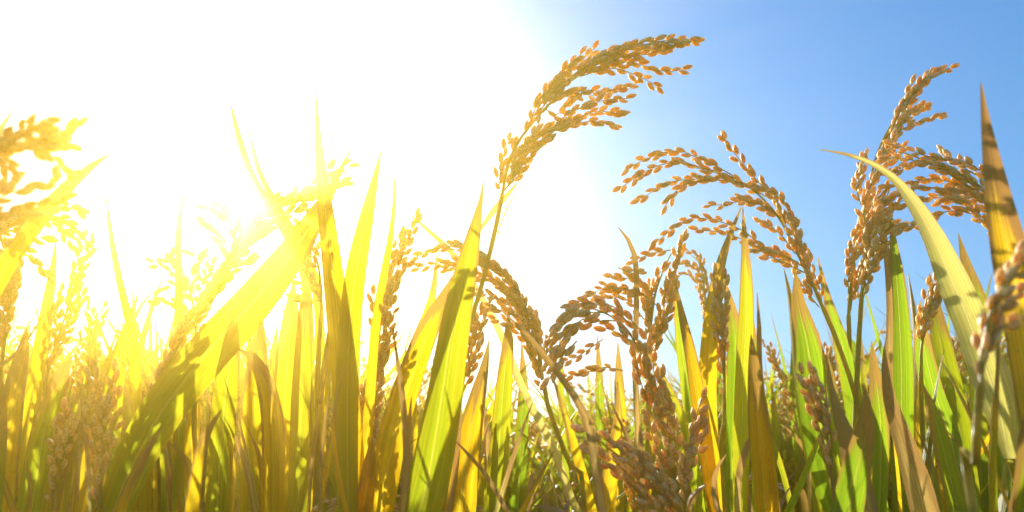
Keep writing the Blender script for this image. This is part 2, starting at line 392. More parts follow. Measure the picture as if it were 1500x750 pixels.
def plant(label, d, bx, stem=None, rachis=None, rows=None, auto=None, leaves=(), pair=0.05, gap=.0044, g=1.0, r=0.0017, start=.1, fill=2, fan=0.0):
    SEED[0] += 1; rng = np.random.default_rng(SEED[0])
    base = P(bx, 770, d); root = np.array([base[0] + rng.uniform(-.01, .01), base[1] + .02, 0.0])
    e = bpy.data.objects.new('rice_plant', None); COL.objects.link(e); e.location = root; e.empty_display_size = .02
    tag(e, label)
    loc = lambda a: np.asarray(a) - root
    EYE[0] = CP - root
    low = [root, root * [1, 1, 0] + [0, 0, base[2] * .45] + (base - root) * [.3, .3, 0]]
    top = px(stem, d) if stem else np.array([base + [0, 0, -.02]])
    line = np.vstack([low, top]); rad = np.linspace(r * 1.25, r, len(line))
    sm = MB(); tube(sm, loc(line), rad, 0, sides=10, n=40)
    if stem:                                        # a swollen node on the stalk
        c = spline(line, 60)
        for kf in (.45, .8):
            k = int(59 * kf); tube(sm, loc(c[k - 1:k + 2]), [r * 1.02, r * 1.35, r * 1.02], 0, sides=10, n=7)
    sm.build('stem', [STEM], e)
    if rachis is not None:
        ax = px(rachis, d); full = np.vstack([top[-1:], ax]) if stem else ax
        pm = MB(); tube(pm, loc(full), np.linspace(r * .8, .0004, len(full)), 0, sides=7)
        pan = pm.build('panicle', [STEM], e)
        rr = []
        if rows:
            rr += rows_px(rows, d, rng)
            axs = spline(ax, 40)
            for _ in range(fill):                    # shorter secondary branches beside the long ones
                for b in list(rr[:len(rows)]):
                    if length(b) > .05 and rng.random() < .5:
                        c = spline(b, 20); k = rng.integers(0, 6); s = c[k:k + rng.integers(7, 13)]
                        o = rng.normal(0, 1, 3) * .0045; w_ = np.linspace(0, 1, len(s))[:, None]; rr.append(s + o * w_)
        if auto:
            auto = dict(auto); auto['n'] = max(6, int(auto.get('n', 9) * .75)); auto['spread'] = auto.get('spread', .2) * 1.25
            rr += auto_rows(ax, rng, **auto); pair = 0.0; gap = .0052
        for b in rr:
            if length(b) < .008: continue
            mb = MB(); branch(mb, loc(b), rng, pair=pair, gap=gap, g=g, start=start); mb.build('branch', [STEM, HUSK], pan)
    thin = []
    for i in range(3):                               # narrow blades and withered straw low on the same plant
        xb = bx + rng.uniform(-75, 75); yt = max(skyline(xb) + rng.uniform(15, 190), 470); le = rng.normal(0, .16); wx = rng.uniform(5, 13); cu = rng.normal(0, 26)
        q = [(xb + le * (750 - yt) * (1 - t) + cu * (1 - t) ** 3, yt + (755 - yt) * t, max(1, wx * min(1, .1 + 2.6 * t) * (1 - .2 * t))) for t in (0, .12, .3, .55, .8, 1)]
        thin.append((rng.choice(list('ggllydp' if bx > 560 else 'yylyypd')), ' '.join('%.0f,%.0f,%.1f' % k for k in q), dict(d=min(.8, max(.46, d + rng.uniform(-.04, .12))), roll=rng.uniform(-.8, .8), roll2=rng.uniform(-1.2, 1.2))))  # yellower mix on the left puts the glare's warm light into leaf colour
    for lf in list(leaves) + thin:
        kind, txt = lf[0], lf[1]; opt = lf[2] if len(lf) > 2 else {}
        dl = opt.get('d', d)
        q = [[float(k) for k in t.split(',')] for t in txt.split()]      # tip to base: x, y, width in px
        n = len(q); dt = opt.get('dt', rng.uniform(-.02, .03))
        pts = [P(x, y, dl + dt * (1 - i / (n - 1))) for i, (x, y, w_) in enumerate(q)]
        wd = [w_ * dl / F for x, y, w_ in q]
        if q[-1][1] > 715 and not opt.get('cut'):
            pts.append(pts[-1] + nrm(pts[-1] - pts[-2]) * .035 ); wd.append(wd[-1] * .8)
            pts.append(np.array([root[0], root[1], base[2] * .62])); wd.append(.006)
            pts.append(np.array([root[0], root[1], base[2] * .42])); wd.append(.004)
        mb = MB(); blade(mb, loc(np.array(pts[::-1])) , wd[::-1], 0, roll=opt.get('roll', rng.uniform(-.45, .45)), roll2=opt.get('roll2', rng.uniform(-.3, .3)),
                         fold=opt.get('fold', rng.uniform(.08, .2)), n=44, rng=rng)
        mb.build('leaf', [LM[kind]], e)
    return e

H = plant
H('tallest rice plant, its heavy golden panicle arching right against the blue sky', .60, 642,
  stem='652,745 660,640 670,560 684,490 705,420 720,360 728,325 735,288',
  rachis='743,245 757,212 776,185 806,150 840,112 880,84 930,68 975,63',
  rows=['733,287 731,262 737,230 741,212 747,204', '738,280 748,265 757,240 769,213 781,200 796,190', '742,275 757,255 765,230 778,208 800,190 830,178',
        '790,200 807,192 846,173 873,163 917,167', '800,195 830,186 860,178 880,180 904,187', '815,180 835,165 854,157 889,146 923,144',
        '795,165 823,137 862,133 896,133 931,123', '765,200 776,180 784,158 797,138 812,120', '780,172 800,140 823,112 850,90 873,69',
        '790,165 810,135 835,113 866,92 893,76', '840,115 866,92 893,76 920,68 951,60 981,63 1000,64', '880,84 915,72 951,64 981,59 1018,60',
        '835,120 862,103 896,93 931,92 951,99 981,105 1005,100', '850,112 893,100 924,107 943,115 970,131', '860,105 880,88 910,84 945,80 975,73',
        '800,160 815,170 835,150 850,133', '745,262 760,225 775,205 790,180', '752,262 768,232 786,215 812,200', '765,225 790,210 815,190 838,180'],
  leaves=[('d', '697,346,2 712,324,7 732,298,9 748,280,5 757,268,2', dict(cut=1, roll=0)), ('y', '757,283,1 745,300,2 733,330,2 728,350,2', dict(cut=1, roll=0))], pair=0.15, fill=1, gap=.0043, g=1.04)

H('broad olive backlit leaf blades rising in front of the stalk of the tallest panicle', .47, 610,
  leaves=[('l', '709,262,1 703,300,8 693,345,22 676,420,38 660,500,46 645,600,54 628,700,60 612,760,60', dict(roll=.2, roll2=.1, dt=.01)),
          ('y', '675,388,2 655,430,16 630,480,30 600,560,38 575,650,42 558,750,42', dict(d=.5, roll=-.3)),
          ('d', '575,480,1 583,530,6 592,600,9 596,680,11 590,750,10', dict(d=.45))])

H('plant, its panicle bowed left over white sky, right of the broad olive leaf', .62, 862,
  stem='856,745 834,680 815,630 802,592 796,562',
  rachis='790,520 779,480 762,440 740,405 705,378 660,365 630,370',
  rows=['735,400 700,372 670,359 640,365 606,378', '720,388 690,384 660,384 630,388 607,393', '790,530 782,480 765,440 740,405 705,378',
        '780,500 760,450 738,420 712,402 690,395', '785,520 765,470 742,445 715,432 700,430', '788,540 770,500 752,480 735,470 722,468',
        '795,560 785,530 775,505 770,480', '780,485 760,430 735,400 710,380', '770,470 745,430 720,412 700,408', '799,575 790,545 788,520 785,490',
        '810,560 800,520 790,485 783,462', '775,480 757,462 735,455 715,448'],
  leaves=[('p', '596,310,1 622,333,5 650,358,8 676,388,9 703,434,10 729,480,10 769,577,11 808,653,11 842,745,11', dict(roll=.2))], pair=0.18, gap=.0043)

H('soft brown panicle slanting up left from the bottom edge beside a dry leaf', .46, 1010,
  stem='1015,775', rachis='1000,755 960,715 915,675 870,640',
  rows=['1005,775 960,715 915,665 880,640 850,626', '985,770 935,720 900,690 868,662', '990,745 950,690 915,655 885,640',
        '1005,740 970,695 940,672 915,655', '1010,770 985,725 955,695 930,675', '965,745 925,700 893,670 862,648'],
  leaves=[('d', '733,453,2 780,500,8 830,565,10 858,612,12 870,670,14 882,750,14', dict(roll=0, d=.43))], pair=0.0, gap=.0050, g=1.08, fill=0)

H('rice plant whose loose panicle fans left in long strings against the blue sky', .60, 1294,
  stem='1288,745 1270,650 1247,560 1222,490 1205,450',
  rachis='1188,412 1165,365 1140,318 1105,280 1060,254 1010,244',
  rows=['1156,345 1140,300 1120,276 1096,250 1076,224 1062,204', '1130,292 1088,270 1056,256 1020,243 992,238 960,244 932,260 905,278',
        '1075,258 1040,238 1012,227 996,221 968,225 940,236 914,250', '1110,280 1064,262 1020,262 976,268 952,284 935,291', '1060,264 1030,264 1000,272 984,288 973,304',
        '1145,320 1120,302 1088,295 1060,299 1034,302', '1180,392 1150,376 1120,362 1088,338 1052,324 1012,320 980,340 954,361', '1172,372 1160,320 1136,284 1104,272',
        '1190,430 1184,400 1178,370 1165,345', '1205,450 1200,420 1190,395 1182,370', '1200,450 1180,425 1165,400 1150,375', '1170,385 1145,372 1125,365 1105,368',
        '1165,372 1145,345 1125,330 1112,322', '1180,400 1160,390 1140,380 1122,376', '1196,425 1180,390 1172,350 1160,322'],
  leaves=[('g', '1198,376,1 1212,435,12 1228,485,20 1243,545,26 1262,630,30 1290,750,26'), ('l', '1148,393,1 1157,440,8 1163,500,12 1175,600,16 1200,750,18', dict(roll=.5))], pair=0.11, fill=1)

H('rice plant with one broad green leaf browning along its right edge, below the fanned panicle', .54, 1225,
  leaves=[('g', '1165,395,2 1170,450,22 1181,494,36 1195,577,54 1214,676,60 1245,765,60', dict(roll=.1, roll2=0)),
          ('d', '1210,520,2 1222,590,12 1245,660,30 1265,750,40', dict(d=.5))])

H('thick nodding panicle of plump cream grains standing at centre, bent left at its top', .52, 1010,
  stem='1003,748 992,715', rachis='983,682 968,620 952,565 938,520 918,482 885,458 842,446',
  rows=['925,478 905,458 880,447 850,445 833,451', '940,490 920,463 893,447 867,444 837,440', '890,458 860,458 837,463 820,478 803,505', '880,455 850,470 830,488 812,518',
        '960,590 945,540 930,500 905,475', '975,640 960,590 950,545 940,505', '985,690 975,650 968,610 962,570', '990,715 975,680 960,650 950,615', '985,700 990,660 985,620 975,580',
        '960,620 945,580 935,545 928,510', '970,600 960,560 955,520 945,490', '905,470 880,470 850,478 826,497 806,530', '955,560 935,515 910,490 885,480', '990,700 980,640 975,590 968,545',
        '870,450 845,455 822,470 812,492', '845,500 830,515 815,535 803,560'],
  leaves=[('y', '905,560,2 905,620,14 895,690,22 890,760,22', dict(d=.6)), ('l', '940,505,1 975,560,8 1008,640,14 1025,750,16', dict(d=.56))], pair=0.0, g=1.12, gap=.0048, fill=0)

H('rice plant behind the thick centre panicle with stringy golden branches spread left', .63, 950,
  stem='948,745 949,650 950,545 950,500', rachis='954,470 960,430 972,395 985,368',
  rows=['958,432 933,410 910,407 890,406', '965,450 940,430 917,426 890,423 860,431', '985,366 960,370 940,377 925,382', '960,480 975,440 990,395 1002,345', '950,480 953,440 963,405 978,385',
        '950,520 962,500 968,480 967,450', '952,505 948,470 950,440 955,415', '960,505 975,470 985,440 992,410', '913,543 883,538 850,548 824,552', '883,497 850,520 822,534', '905,392 925,400 940,397',
        '970,430 985,400 990,372 1000,352', '957,530 960,500 975,470', '945,470 920,440 890,436 862,446'],
  leaves=[('d', '905,332,1 922,355,6 931,385,8 932,450,8 930,540,8 935,650,9 940,750,9', dict(roll=.3)), ('g', '988,375,1 990,430,8 998,500,14 1008,580,16 1022,680,16 1030,750,16')], pair=0.14)

H('yellow translucent leaf pair with a withered tan tip, right of the thick centre panicle', .55, 1045,
  leaves=[('y', '1086,303,2 1068,348,9 1052,400,16 1043,470,24 1036,560,27 1040,640,24 1048,755,20', dict(roll=-.1)),
          ('y', '990,415,1 997,455,10 1011,520,18 1022,590,22 1034,670,22 1046,755,18', dict(roll=.2)),
          ('g', '1058,402,1 1068,440,14 1077,490,22 1078,580,24 1070,750,22', dict(d=.6))])

H('bright yellow green spear leaf on blue sky, just right of the withered tan tip', .56, 1085,
  leaves=[('l', '1088,303,1 1091,350,9 1094,430,20 1091,520,25 1087,620,24 1084,755,20', dict(roll=.1)),
          ('g', '1102,455,1 1106,530,12 1112,620,18 1110,750,18', dict(d=.62))],
  stem='1062,745 1061,620', rachis='1061,560 1060,500 1056,450', auto=dict(n=7, L=.05, spread=.12, droop=.0), gap=.005)

H('orange edged leaf with brown specks and a purple withered spike beside it', .50, 1125,
  leaves=[('y', '1100,490,1 1104,540,18 1110,620,30 1118,700,34 1122,760,34', dict(roll=.3)), ('d', '1109,428,1 1112,480,6 1113,540,8 1122,640,10 1135,755,16', dict(roll=.2))])

H('upright rice plant with a tall creamy panicle, tip curling right near the top right', .62, 1252,
  stem='1248,745 1243,600 1244,500 1243,462', rachis='1248,400 1258,345 1270,293 1278,250 1292,208 1320,160 1350,122 1385,103',
  rows=['1343,130 1360,110 1378,103 1397,99', '1304,195 1321,160 1342,130 1362,110 1380,107', '1291,225 1308,192 1329,168 1345,160 1360,158', '1300,215 1320,190 1342,181 1373,172',
        '1270,290 1280,255 1293,228 1310,200', '1262,320 1270,290 1285,260 1300,240', '1265,265 1262,245 1267,222', '1262,300 1255,280 1258,258 1262,240', '1250,370 1258,340 1268,310 1285,280',
        '1245,400 1244,370 1250,350 1262,325', '1243,430 1243,400 1252,375 1262,350', '1250,430 1260,395 1268,360 1275,325', '1320,165 1340,140 1355,120 1370,108', '1246,455 1250,430 1260,405 1270,380',
        '1290,230 1305,205 1315,185 1330,160', '1280,270 1298,245 1312,225 1325,215'],
  pair=0.20, gap=.0043, leaves=[('g', '1212,520,1 1222,570,10 1230,640,14 1245,750,14', dict(d=.68))])

H('second stalk close beside the tall creamy panicle, dense with grain and lower', .60, 1258,
  stem='1252,745 1252,640 1256,540 1260,465 1262,432', rachis='1268,395 1280,350 1292,310 1305,270',
  rows=['1262,430 1272,395 1285,360 1298,325', '1270,410 1285,380 1292,350 1300,335', '1262,420 1268,380 1278,345 1283,310', '1280,350 1295,320 1312,300 1330,290', '1285,340 1300,330 1320,330 1340,332',
        '1272,370 1275,340 1290,300 1300,270', '1276,390 1290,372 1296,355 1305,345', '1262,445 1268,425 1275,400 1284,380', '1270,340 1265,310 1270,285 1280,262'], pair=0.18,
  leaves=[('d', '1272,278,1 1284,315,7 1295,350,9 1301,390,10 1304,470,10 1300,600,12 1290,750,12', dict(d=.58)), ])

H('panicle sweeping left in creamy strings from behind the brown leaf at right edge', .58, 1485,
  stem='1492,745 1488,600 1484,470 1478,370', rachis='1465,322 1442,292 1405,264 1360,238 1320,222',
  rows=['1455,275 1430,245 1400,236 1359,229 1325,217 1303,212', '1465,300 1430,270 1395,252 1359,240 1322,232 1300,232', '1465,310 1430,285 1395,278 1359,275 1322,280 1290,300',
        '1468,330 1440,310 1405,292 1370,290 1335,296 1296,305', '1470,350 1445,325 1420,300 1395,290', '1450,330 1420,312 1385,310 1350,325 1318,336', '1460,290 1420,262 1385,245 1345,240 1310,250',
        '1455,300 1415,275 1370,262 1330,268 1300,275', '1430,256 1410,245 1395,233 1378,220', '1470,335 1445,300 1410,282 1378,282'], pair=0.16, fill=1)

H('brown and amber near leaf standing upright at the right edge, sun shining through', .38, 1535,
  leaves=[('a', '1437,122,2 1444,180,13 1455,250,28 1468,320,42 1483,390,52 1500,470,54 1520,600,50 1535,755,44', dict(roll=.05, roll2=0, fold=.2)),
          ('g', '1500,610,3 1503,680,24 1500,760,30')])

H('big pale green leaf arching left over the sky at right, dry brown streak along it', .47, 1490,
  stem='1498,748 1490,715 1480,675',
  leaves=[('p', '1201,219,1 1240,226,5 1278,240,9 1312,264,13 1342,302,23 1366,345,32 1390,400,41 1418,465,49 1445,540,52 1466,605,44 1479,672,16', dict(cut=1, roll=.15, roll2=-.15, dt=.05, fold=.22)),
          ('g', '1404,342,1 1414,385,14 1428,430,24 1443,490,28 1460,600,28 1475,750,24', dict(d=.6))])

H('straight green leaf with brown needle tip, left of the big pale arching leaf', .58, 1325,
  leaves=[('g', '1303,290,1 1307,340,7 1313,400,20 1318,470,26 1321,560,30 1323,750,28', dict(roll=0)), ('y', '1330,400,1 1338,460,8 1344,540,13 1340,750,14', dict(d=.64, roll=.4))])

H('short green leaf with a curled withered grey brown leaf on its right, lower right', .55, 1300,
  leaves=[('g', '1277,500,1 1281,540,14 1288,590,24 1291,660,24 1288,755,20', dict(d=.5)), ('d', '1299,490,1 1297,530,10 1303,585,18 1323,645,28 1345,710,38 1360,770,38', dict(d=.5, roll=.2)),
          ('g', '1266,560,1 1270,620,24 1255,690,40 1240,765,44', dict(d=.44))])

H('leafy plant with bright grass green blades leaning left under the pale arching leaf', .60, 1415,
  leaves=[('g', '1348,440,1 1352,500,22 1368,570,30 1392,640,34 1420,755,34'), ('l', '1362,400,1 1370,460,20 1382,520,28 1405,620,28 1425,755,24', dict(d=.66)), ('g', '1352,562,1 1372,620,20 1392,700,26 1405,755,26', dict(d=.52))],
  stem='1372,745 1352,640 1349,545', rachis='1350,510 1356,475 1366,445', auto=dict(n=6, L=.045, spread=.14, droop=.05), pair=0.14)

H('small brown panicle tucked among green blades below the pale arching leaf', .72, 1398,
  stem='1400,745 1400,660 1398,620', rachis='1397,590 1394,550 1393,520', auto=dict(n=6, L=.045, spread=.1, droop=.05), pair=0.14,
  leaves=[('g', '1425,480,1 1428,560,16 1435,650,20 1440,750,20')])

H('out of focus near panicle on a thick yellow stalk, bottom right corner', .315, 1428,
  stem='1426,748 1428,680 1432,620 1436,565', rachis='1437,540 1443,495 1458,440 1485,392 1515,365', r=.0015,
  rows=['1437,560 1436,520 1442,480 1455,440', '1440,545 1448,505 1460,470 1480,440', '1445,500 1452,455 1468,415 1490,385', '1455,460 1470,425 1495,400 1530,385', '1440,530 1458,490 1485,470 1515,460', '1450,480 1475,440 1500,425 1530,415', '1460,440 1475,400 1500,370 1530,350'], pair=0.05, g=.9, gap=.0052, fill=0,
  leaves=[('y', '1462,480,1 1461,540,5 1456,640,8 1452,750,8', dict(d=.4))])

H('small far panicle leaning left against pale sky below the fanned panicle', .86, 1172,
  stem='1178,745 1176,700 1174,670', rachis='1170,637 1161,592 1144,548 1124,508', auto=dict(n=9, L=.05, spread=.12, droop=.02), pair=0.11,
  leaves=[('g', '1130,560,1 1136,620,10 1140,750,14')])
H('dark panicle close to the lens, half hidden by the brown edged green leaf', .48, 1224,
  stem='1226,748 1224,720', rachis='1221,690 1214,650 1206,615 1200,598', auto=dict(n=6, L=.045, spread=.16, droop=.0), pair=0.09)
H('slim rear panicle standing between the two green stalks of the creamy panicles', .80, 1226,
  stem='1228,745 1226,640', rachis='1225,600 1221,565 1217,535', auto=dict(n=6, L=.045, spread=.1, droop=.0), leaves=[('l', '1262,495,1 1266,560,8 1264,650,12 1262,750,12')])
H('small pale drooping panicle behind, between the stringy panicle and tan leaf', .82, 1040,
  stem='1042,745 1038,600 1034,500', rachis='1033,455 1031,415 1024,385 1008,370', pair=0.18,
  rows=['1033,400 1025,378 1012,368 1000,367', '1033,440 1034,410 1028,385', '1030,430 1015,405 1003,400 992,405', '1035,470 1030,440 1024,420', '1030,395 1012,388 998,386', '1036,500 1034,470 1036,440', '1033,420 1020,395 1008,385'])
H('short upright panicle poking up at the foot of the thick centre panicle', .50, 1003,
  stem='1004,770', rachis='1003,745 1003,700 1008,665 1016,640', auto=dict(n=7, L=.04, spread=.13, droop=0), pair=0.14)

# --- left part, in the glare; many leaves coloured yellow for its warm light
H('blurred panicle at the top left corner, grains hanging from off the left edge', .33, -75,
  stem='-75,745 -80,560 -75,400 -55,290', rachis='-40,240 -10,210 20,200 50,190', r=.0015, fill=1,
  rows=['-30,225 5,203 30,190 52,178 78,180', '-20,235 20,215 50,215 80,208 108,212', '30,215 60,215 85,205 100,195 115,178', '40,215 70,222 85,240 95,255', '-40,300 -10,285 12,268 35,262', '-40,310 10,285 45,275 75,275 103,262', '-35,330 5,310 40,310 70,298 98,292', '-20,220 5,235 10,245', '-30,210 10,210 40,200 70,190'], g=.95, pair=0.18)
H('second panicle at the left edge, fine drooping strings behind the bright slanting leaf', .50, -60,
  stem='-60,745 -65,560 -55,430', rachis='-40,380 -10,345 20,325 50,318', r=.0015,
  rows=['-20,345 20,325 60,315 90,322 112,338 131,360', '0,330 40,320 70,325 95,340 106,362', '-10,350 15,358 40,368 58,390 76,409', '-10,335 15,318 45,312 75,300', '-20,330 20,340 50,350 80,348', '-25,350 10,335 40,325 75,310', '60,318 85,305 105,300 122,312'], pair=0.11)
H('bright yellow leaf slanting up right across the blurred left panicle', .37, -110,
  leaves=[('y', '166,222,1 148,234,7 128,248,13 92,280,21 52,328,26 8,390,28 -40,480,30 -80,600,34 -105,760,30', dict(roll=0, roll2=0, dt=.03)), ('d', '20,160,1 8,178,5 -5,200,8 -30,300,12 -70,500,12 -100,750,12', dict(d=.45))])
H('panicle cut by the left edge below the slanting leaf, packed with amber grains', .50, -5,
  stem='-8,745 -6,640 0,560', rachis='4,520 10,470 15,420 18,388', auto=dict(n=12, L=.05, spread=.18, droop=0), pair=0.23)
H('tall thin golden leaf at left with its point bent toward the top left', .60, 60,
  leaves=[('y', '82,350,1 78,390,9 70,440,15 60,500,19 50,560,21 40,640,20 35,755,20'), ('y', '40,478,1 33,520,20 22,570,28 12,640,34 0,760,36', dict(d=.5)), ('g', '5,560,1 0,620,20 -5,700,24 -10,760,20', dict(d=.48))])
H('slender needle leaf rising alone against white sky left of the glare', .60, 205,
  leaves=[('y', '155,284,1 160,325,5 167,370,8 177,420,10 189,470,12 198,530,14 205,755,16', dict(roll=.1)), ('l', '204,424,1 190,470,10 176,520,22 165,580,28 160,760,26', dict(d=.64)), ('y', '142,452,1 138,500,7 132,600,10 130,750,12', dict(d=.7))])
H('spiky upright panicle with amber grains, left side below the white sky', .62, 58,
  stem='50,745 54,660 60,600', rachis='68,555 80,510 95,465 108,425 119,390', auto=dict(n=14, L=.06, spread=.2, droop=0), pair=0.18,
  leaves=[('l', '106,520,1 92,545,18 78,590,32 62,650,38 45,755,40', dict(d=.54)), ('d', '68,455,1 45,490,3 20,520,5 -10,545,6', dict(cut=1, d=.5, roll=0))])
H('crowded amber panicle behind, right of the spiky upright one', .74, 128,
  stem='122,745 120,660', rachis='120,620 124,575 130,530 136,492', auto=dict(n=12, L=.06, spread=.26, droop=.1), pair=0.18)
H('plump panicle low on the left, lit rim grains against dark stems', .50, 80,
  stem='74,770', rachis='77,745 82,700 90,660 94,640', auto=dict(n=9, L=.045, spread=.16, droop=0), pair=0.18, leaves=[('y', '125,640,1 117,690,12 110,755,16', dict(d=.6))])
H('pair of stubby panicle heads rising in the lower left behind the wide diagonal leaf', .48, 150,
  stem='146,770', rachis='147,740 149,690 153,640 152,595', auto=dict(n=12, L=.05, spread=.22, droop=0), pair=0.18,
  leaves=[('y', '128,560,1 126,620,7 122,700,9 120,755,9', dict(roll=.2)), ('y', '178,520,1 160,580,12 140,660,16 120,755,18', dict(d=.58))])
H('needle leaf at upper left of the glare, narrow and pale gold', .60, 262,
  leaves=[('l', '270,268,1 265,310,6 261,350,9 262,410,11 262,500,13 262,750,16', dict(roll=.1)), ('y', '230,500,1 224,560,14 215,650,20 210,755,20', dict(d=.7))])
H('twin pale blades washed out by the sun high above the glare', .70, 455,
  leaves=[('l', '337,148,1 345,182,7 355,220,11 370,262,12 396,303,13 430,363,14 452,450,14 452,755,14', dict(roll=0)), ('l', '366,188,1 371,222,6 384,262,9 408,305,10 442,366,12 467,450,14 470,755,14', dict(roll=0))])
H('large panicle burnt out by the sun, bowed right across the heart of the glare', .56, 165,
  stem='168,755 180,700 195,645 215,600', rachis='240,545 280,478 325,410 375,350 430,300 475,262', r=.0018, g=1.2,
  rows=['420,310 455,275 480,250 512,240', '440,300 465,280 490,268 506,266', '350,370 385,320 420,295 455,280', '340,390 360,340 395,305 430,290 470,285', '350,360 335,325 320,308 303,304', '360,350 345,315 335,300 322,292', '345,385 320,350 310,335 298,330',
        '320,410 345,380 375,345 405,325', '300,440 320,400 345,370 370,350', '285,470 310,430 335,400 370,380', '265,500 285,460 310,425 330,410', '250,520 262,490 285,455 305,430', '230,560 245,530 265,495 285,470', '390,330 430,310 455,305 475,300',
        '220,590 232,560 250,530 270,505', '225,600 245,570 262,545 285,520', '205,630 215,600 230,570 245,545', '240,570 262,535 285,505 305,480', '215,620 235,590 255,560 275,540'], pair=0.25, fill=1, gap=.0043)
H('small loose panicle at the left rim of the glare behind the burnt out one', .60, 290,
  stem='282,745 284,620 288,500', rachis='285,460 278,425 265,398 245,382', pair=0.14,
  rows=['285,450 270,410 255,385 240,380', '275,420 255,400 238,392 222,385', '280,440 262,420 245,418 236,428', '285,430 285,400 292,380 300,372', '288,450 295,420 305,395 312,380', '285,470 262,450 245,440 232,442', '262,395 248,375 262,368 272,372', '290,480 300,450 318,425 325,410'])
H('dangling panicle strings between the wide diagonal leaf and the tall glare leaf', .60, 470,
  stem='462,745 465,560 470,460', rachis='470,420 464,380 450,350 440,340', pair=0.16,
  rows=['468,400 455,372 445,350 440,330', '470,420 450,400 432,392 420,398', '472,440 455,425 440,418 428,402', '470,380 460,350 455,330', '472,450 465,425 455,405 448,385', '470,440 450,440 430,436'])
H('widest leaf of all, a diagonal blade running up right through the sun glare', .50, 150,
  leaves=[('l', '519,210,1 505,236,5 488,272,13 466,312,28 425,375,45 365,448,58 298,522,66 235,605,64 190,690,54 160,765,42', dict(roll=.1, roll2=0, fold=.12, dt=.03)),
          ('y', '240,620,2 215,660,12 190,710,16 170,765,16', dict(d=.4))])
H('tall sword leaf overlapping the top of the wide diagonal leaf', .50, 520,
  leaves=[('y', '462,128,1 465,180,7 469,240,15 477,310,24 488,400,31 499,500,35 508,600,37 520,755,34', dict(roll=0, roll2=0)), ('y', '545,640,1 540,690,20 530,760,24')])
H('pointed yellow green leaf beside a narrow one, right of the tall sword leaf', .49, 515,
  leaves=[('l', '559,218,1 549,265,11 535,330,24 521,400,31 512,480,33 508,600,34 510,755,30', dict(roll=.1)), ('y', '579,244,1 577,300,5 572,350,9 561,410,12 548,500,14 530,755,16', dict(d=.5, roll=.1))])
H('soft focus amber panicle with forked tips, between the yellow leaves left of centre', .56, 530,
  stem='530,755 532,720', rachis='536,670 541,610 548,550 556,490 564,440 578,390',
  rows=['580,400 592,370 602,345 613,318', '570,410 580,380 588,360 592,342', '560,450 572,420 590,395 600,385', '565,440 565,410 570,385 575,360', '545,560 550,520 548,470 545,430', '560,500 565,460 575,430 585,400', '550,560 560,520 570,480 575,440',
        '535,680 535,640 540,600 545,560', '540,660 550,620 555,580 560,540', '545,640 548,600 555,560 565,520', '530,670 528,630 532,590 540,560', '545,600 545,560 550,520 558,480', '540,700 545,660 550,620'], pair=0.23, gap=.0043,
  leaves=[('l', '640,370,1 632,440,12 605,520,22 575,620,28 560,755,26', dict(d=.62))])
H('arched golden leaf with bent over top in the lower middle of the glare', .50, 400,
  leaves=[('y', '350,512,1 362,515,10 378,535,20 392,575,28 400,640,32 400,755,30', dict(roll=.1)), ('y', '430,412,2 428,460,22 420,540,30 415,640,32 410,755,30', dict(d=.58)), ('y', '325,600,1 300,640,14 288,700,20 280,760,22', dict(d=.45))])
H('pair of broad upright glowing blades just left of the tall sword leaf', .55, 450,
  leaves=[('l', '450,400,2 449,450,20 446,520,26 440,620,28 436,755,28', dict(roll=-.1)), ('y', '408,472,1 402,510,8 396,580,12 392,755,16', dict(d=.62)), ('y', '482,470,1 478,540,14 470,640,20 465,755,20', dict(d=.6))])
H('glowing upright blades standing beneath the burnt out panicle', .55, 330,
  leaves=[('l', '345,430,1 340,500,24 330,580,34 322,680,36 318,760,34', dict(roll=0)), ('y', '300,480,1 292,560,16 280,650,24 272,755,26', dict(d=.6)), ('y', '380,440,2 378,520,26 370,620,32 366,755,30', dict(d=.6))])
H('olive leaf pair with a shadowed panicle head between, just right of the broad olive leaf', .60, 715,
  leaves=[('l', '745,455,1 744,500,16 738,560,24 732,640,28 725,755,28', dict(roll=.1)), ('y', '716,498,1 710,535,12 697,590,28 684,660,40 672,760,44', dict(d=.52, roll=.1)), ('g', '764,500,1 766,570,14 762,660,20 758,755,20', dict(d=.7))],
  stem='664,745 668,640', rachis='672,600 680,555 692,510 700,478', auto=dict(n=9, L=.05, spread=.14, droop=0), pair=0.14)
H('curved straw coloured stalks crossing low at centre among green blades', .52, 760,
  leaves=[('d', '662,640,1 690,670,5 715,700,6 745,752,7', dict(roll=0)), ('d', '671,548,1 673,600,7 668,680,9 658,755,10', dict(roll=.1)), ('y', '812,660,1 795,690,5 775,725,8 760,760,10', dict()), ('p', '780,590,1 765,630,5 745,690,7 725,755,8', dict())])
H('yellow leaf with a thin green one, right of the bowed left panicle stalk', .64, 870,
  leaves=[('y', '808,548,1 828,610,10 848,680,14 868,755,14', dict(roll=.2)), ('g', '820,470,1 822,560,8 826,650,10 832,755,12', dict(d=.75)), ('y', '905,500,1 908,560,14 912,640,18 905,755,20', dict(d=.75)), ('g', '875,490,1 878,560,12 880,650,14 882,755,14', dict(d=.8))])

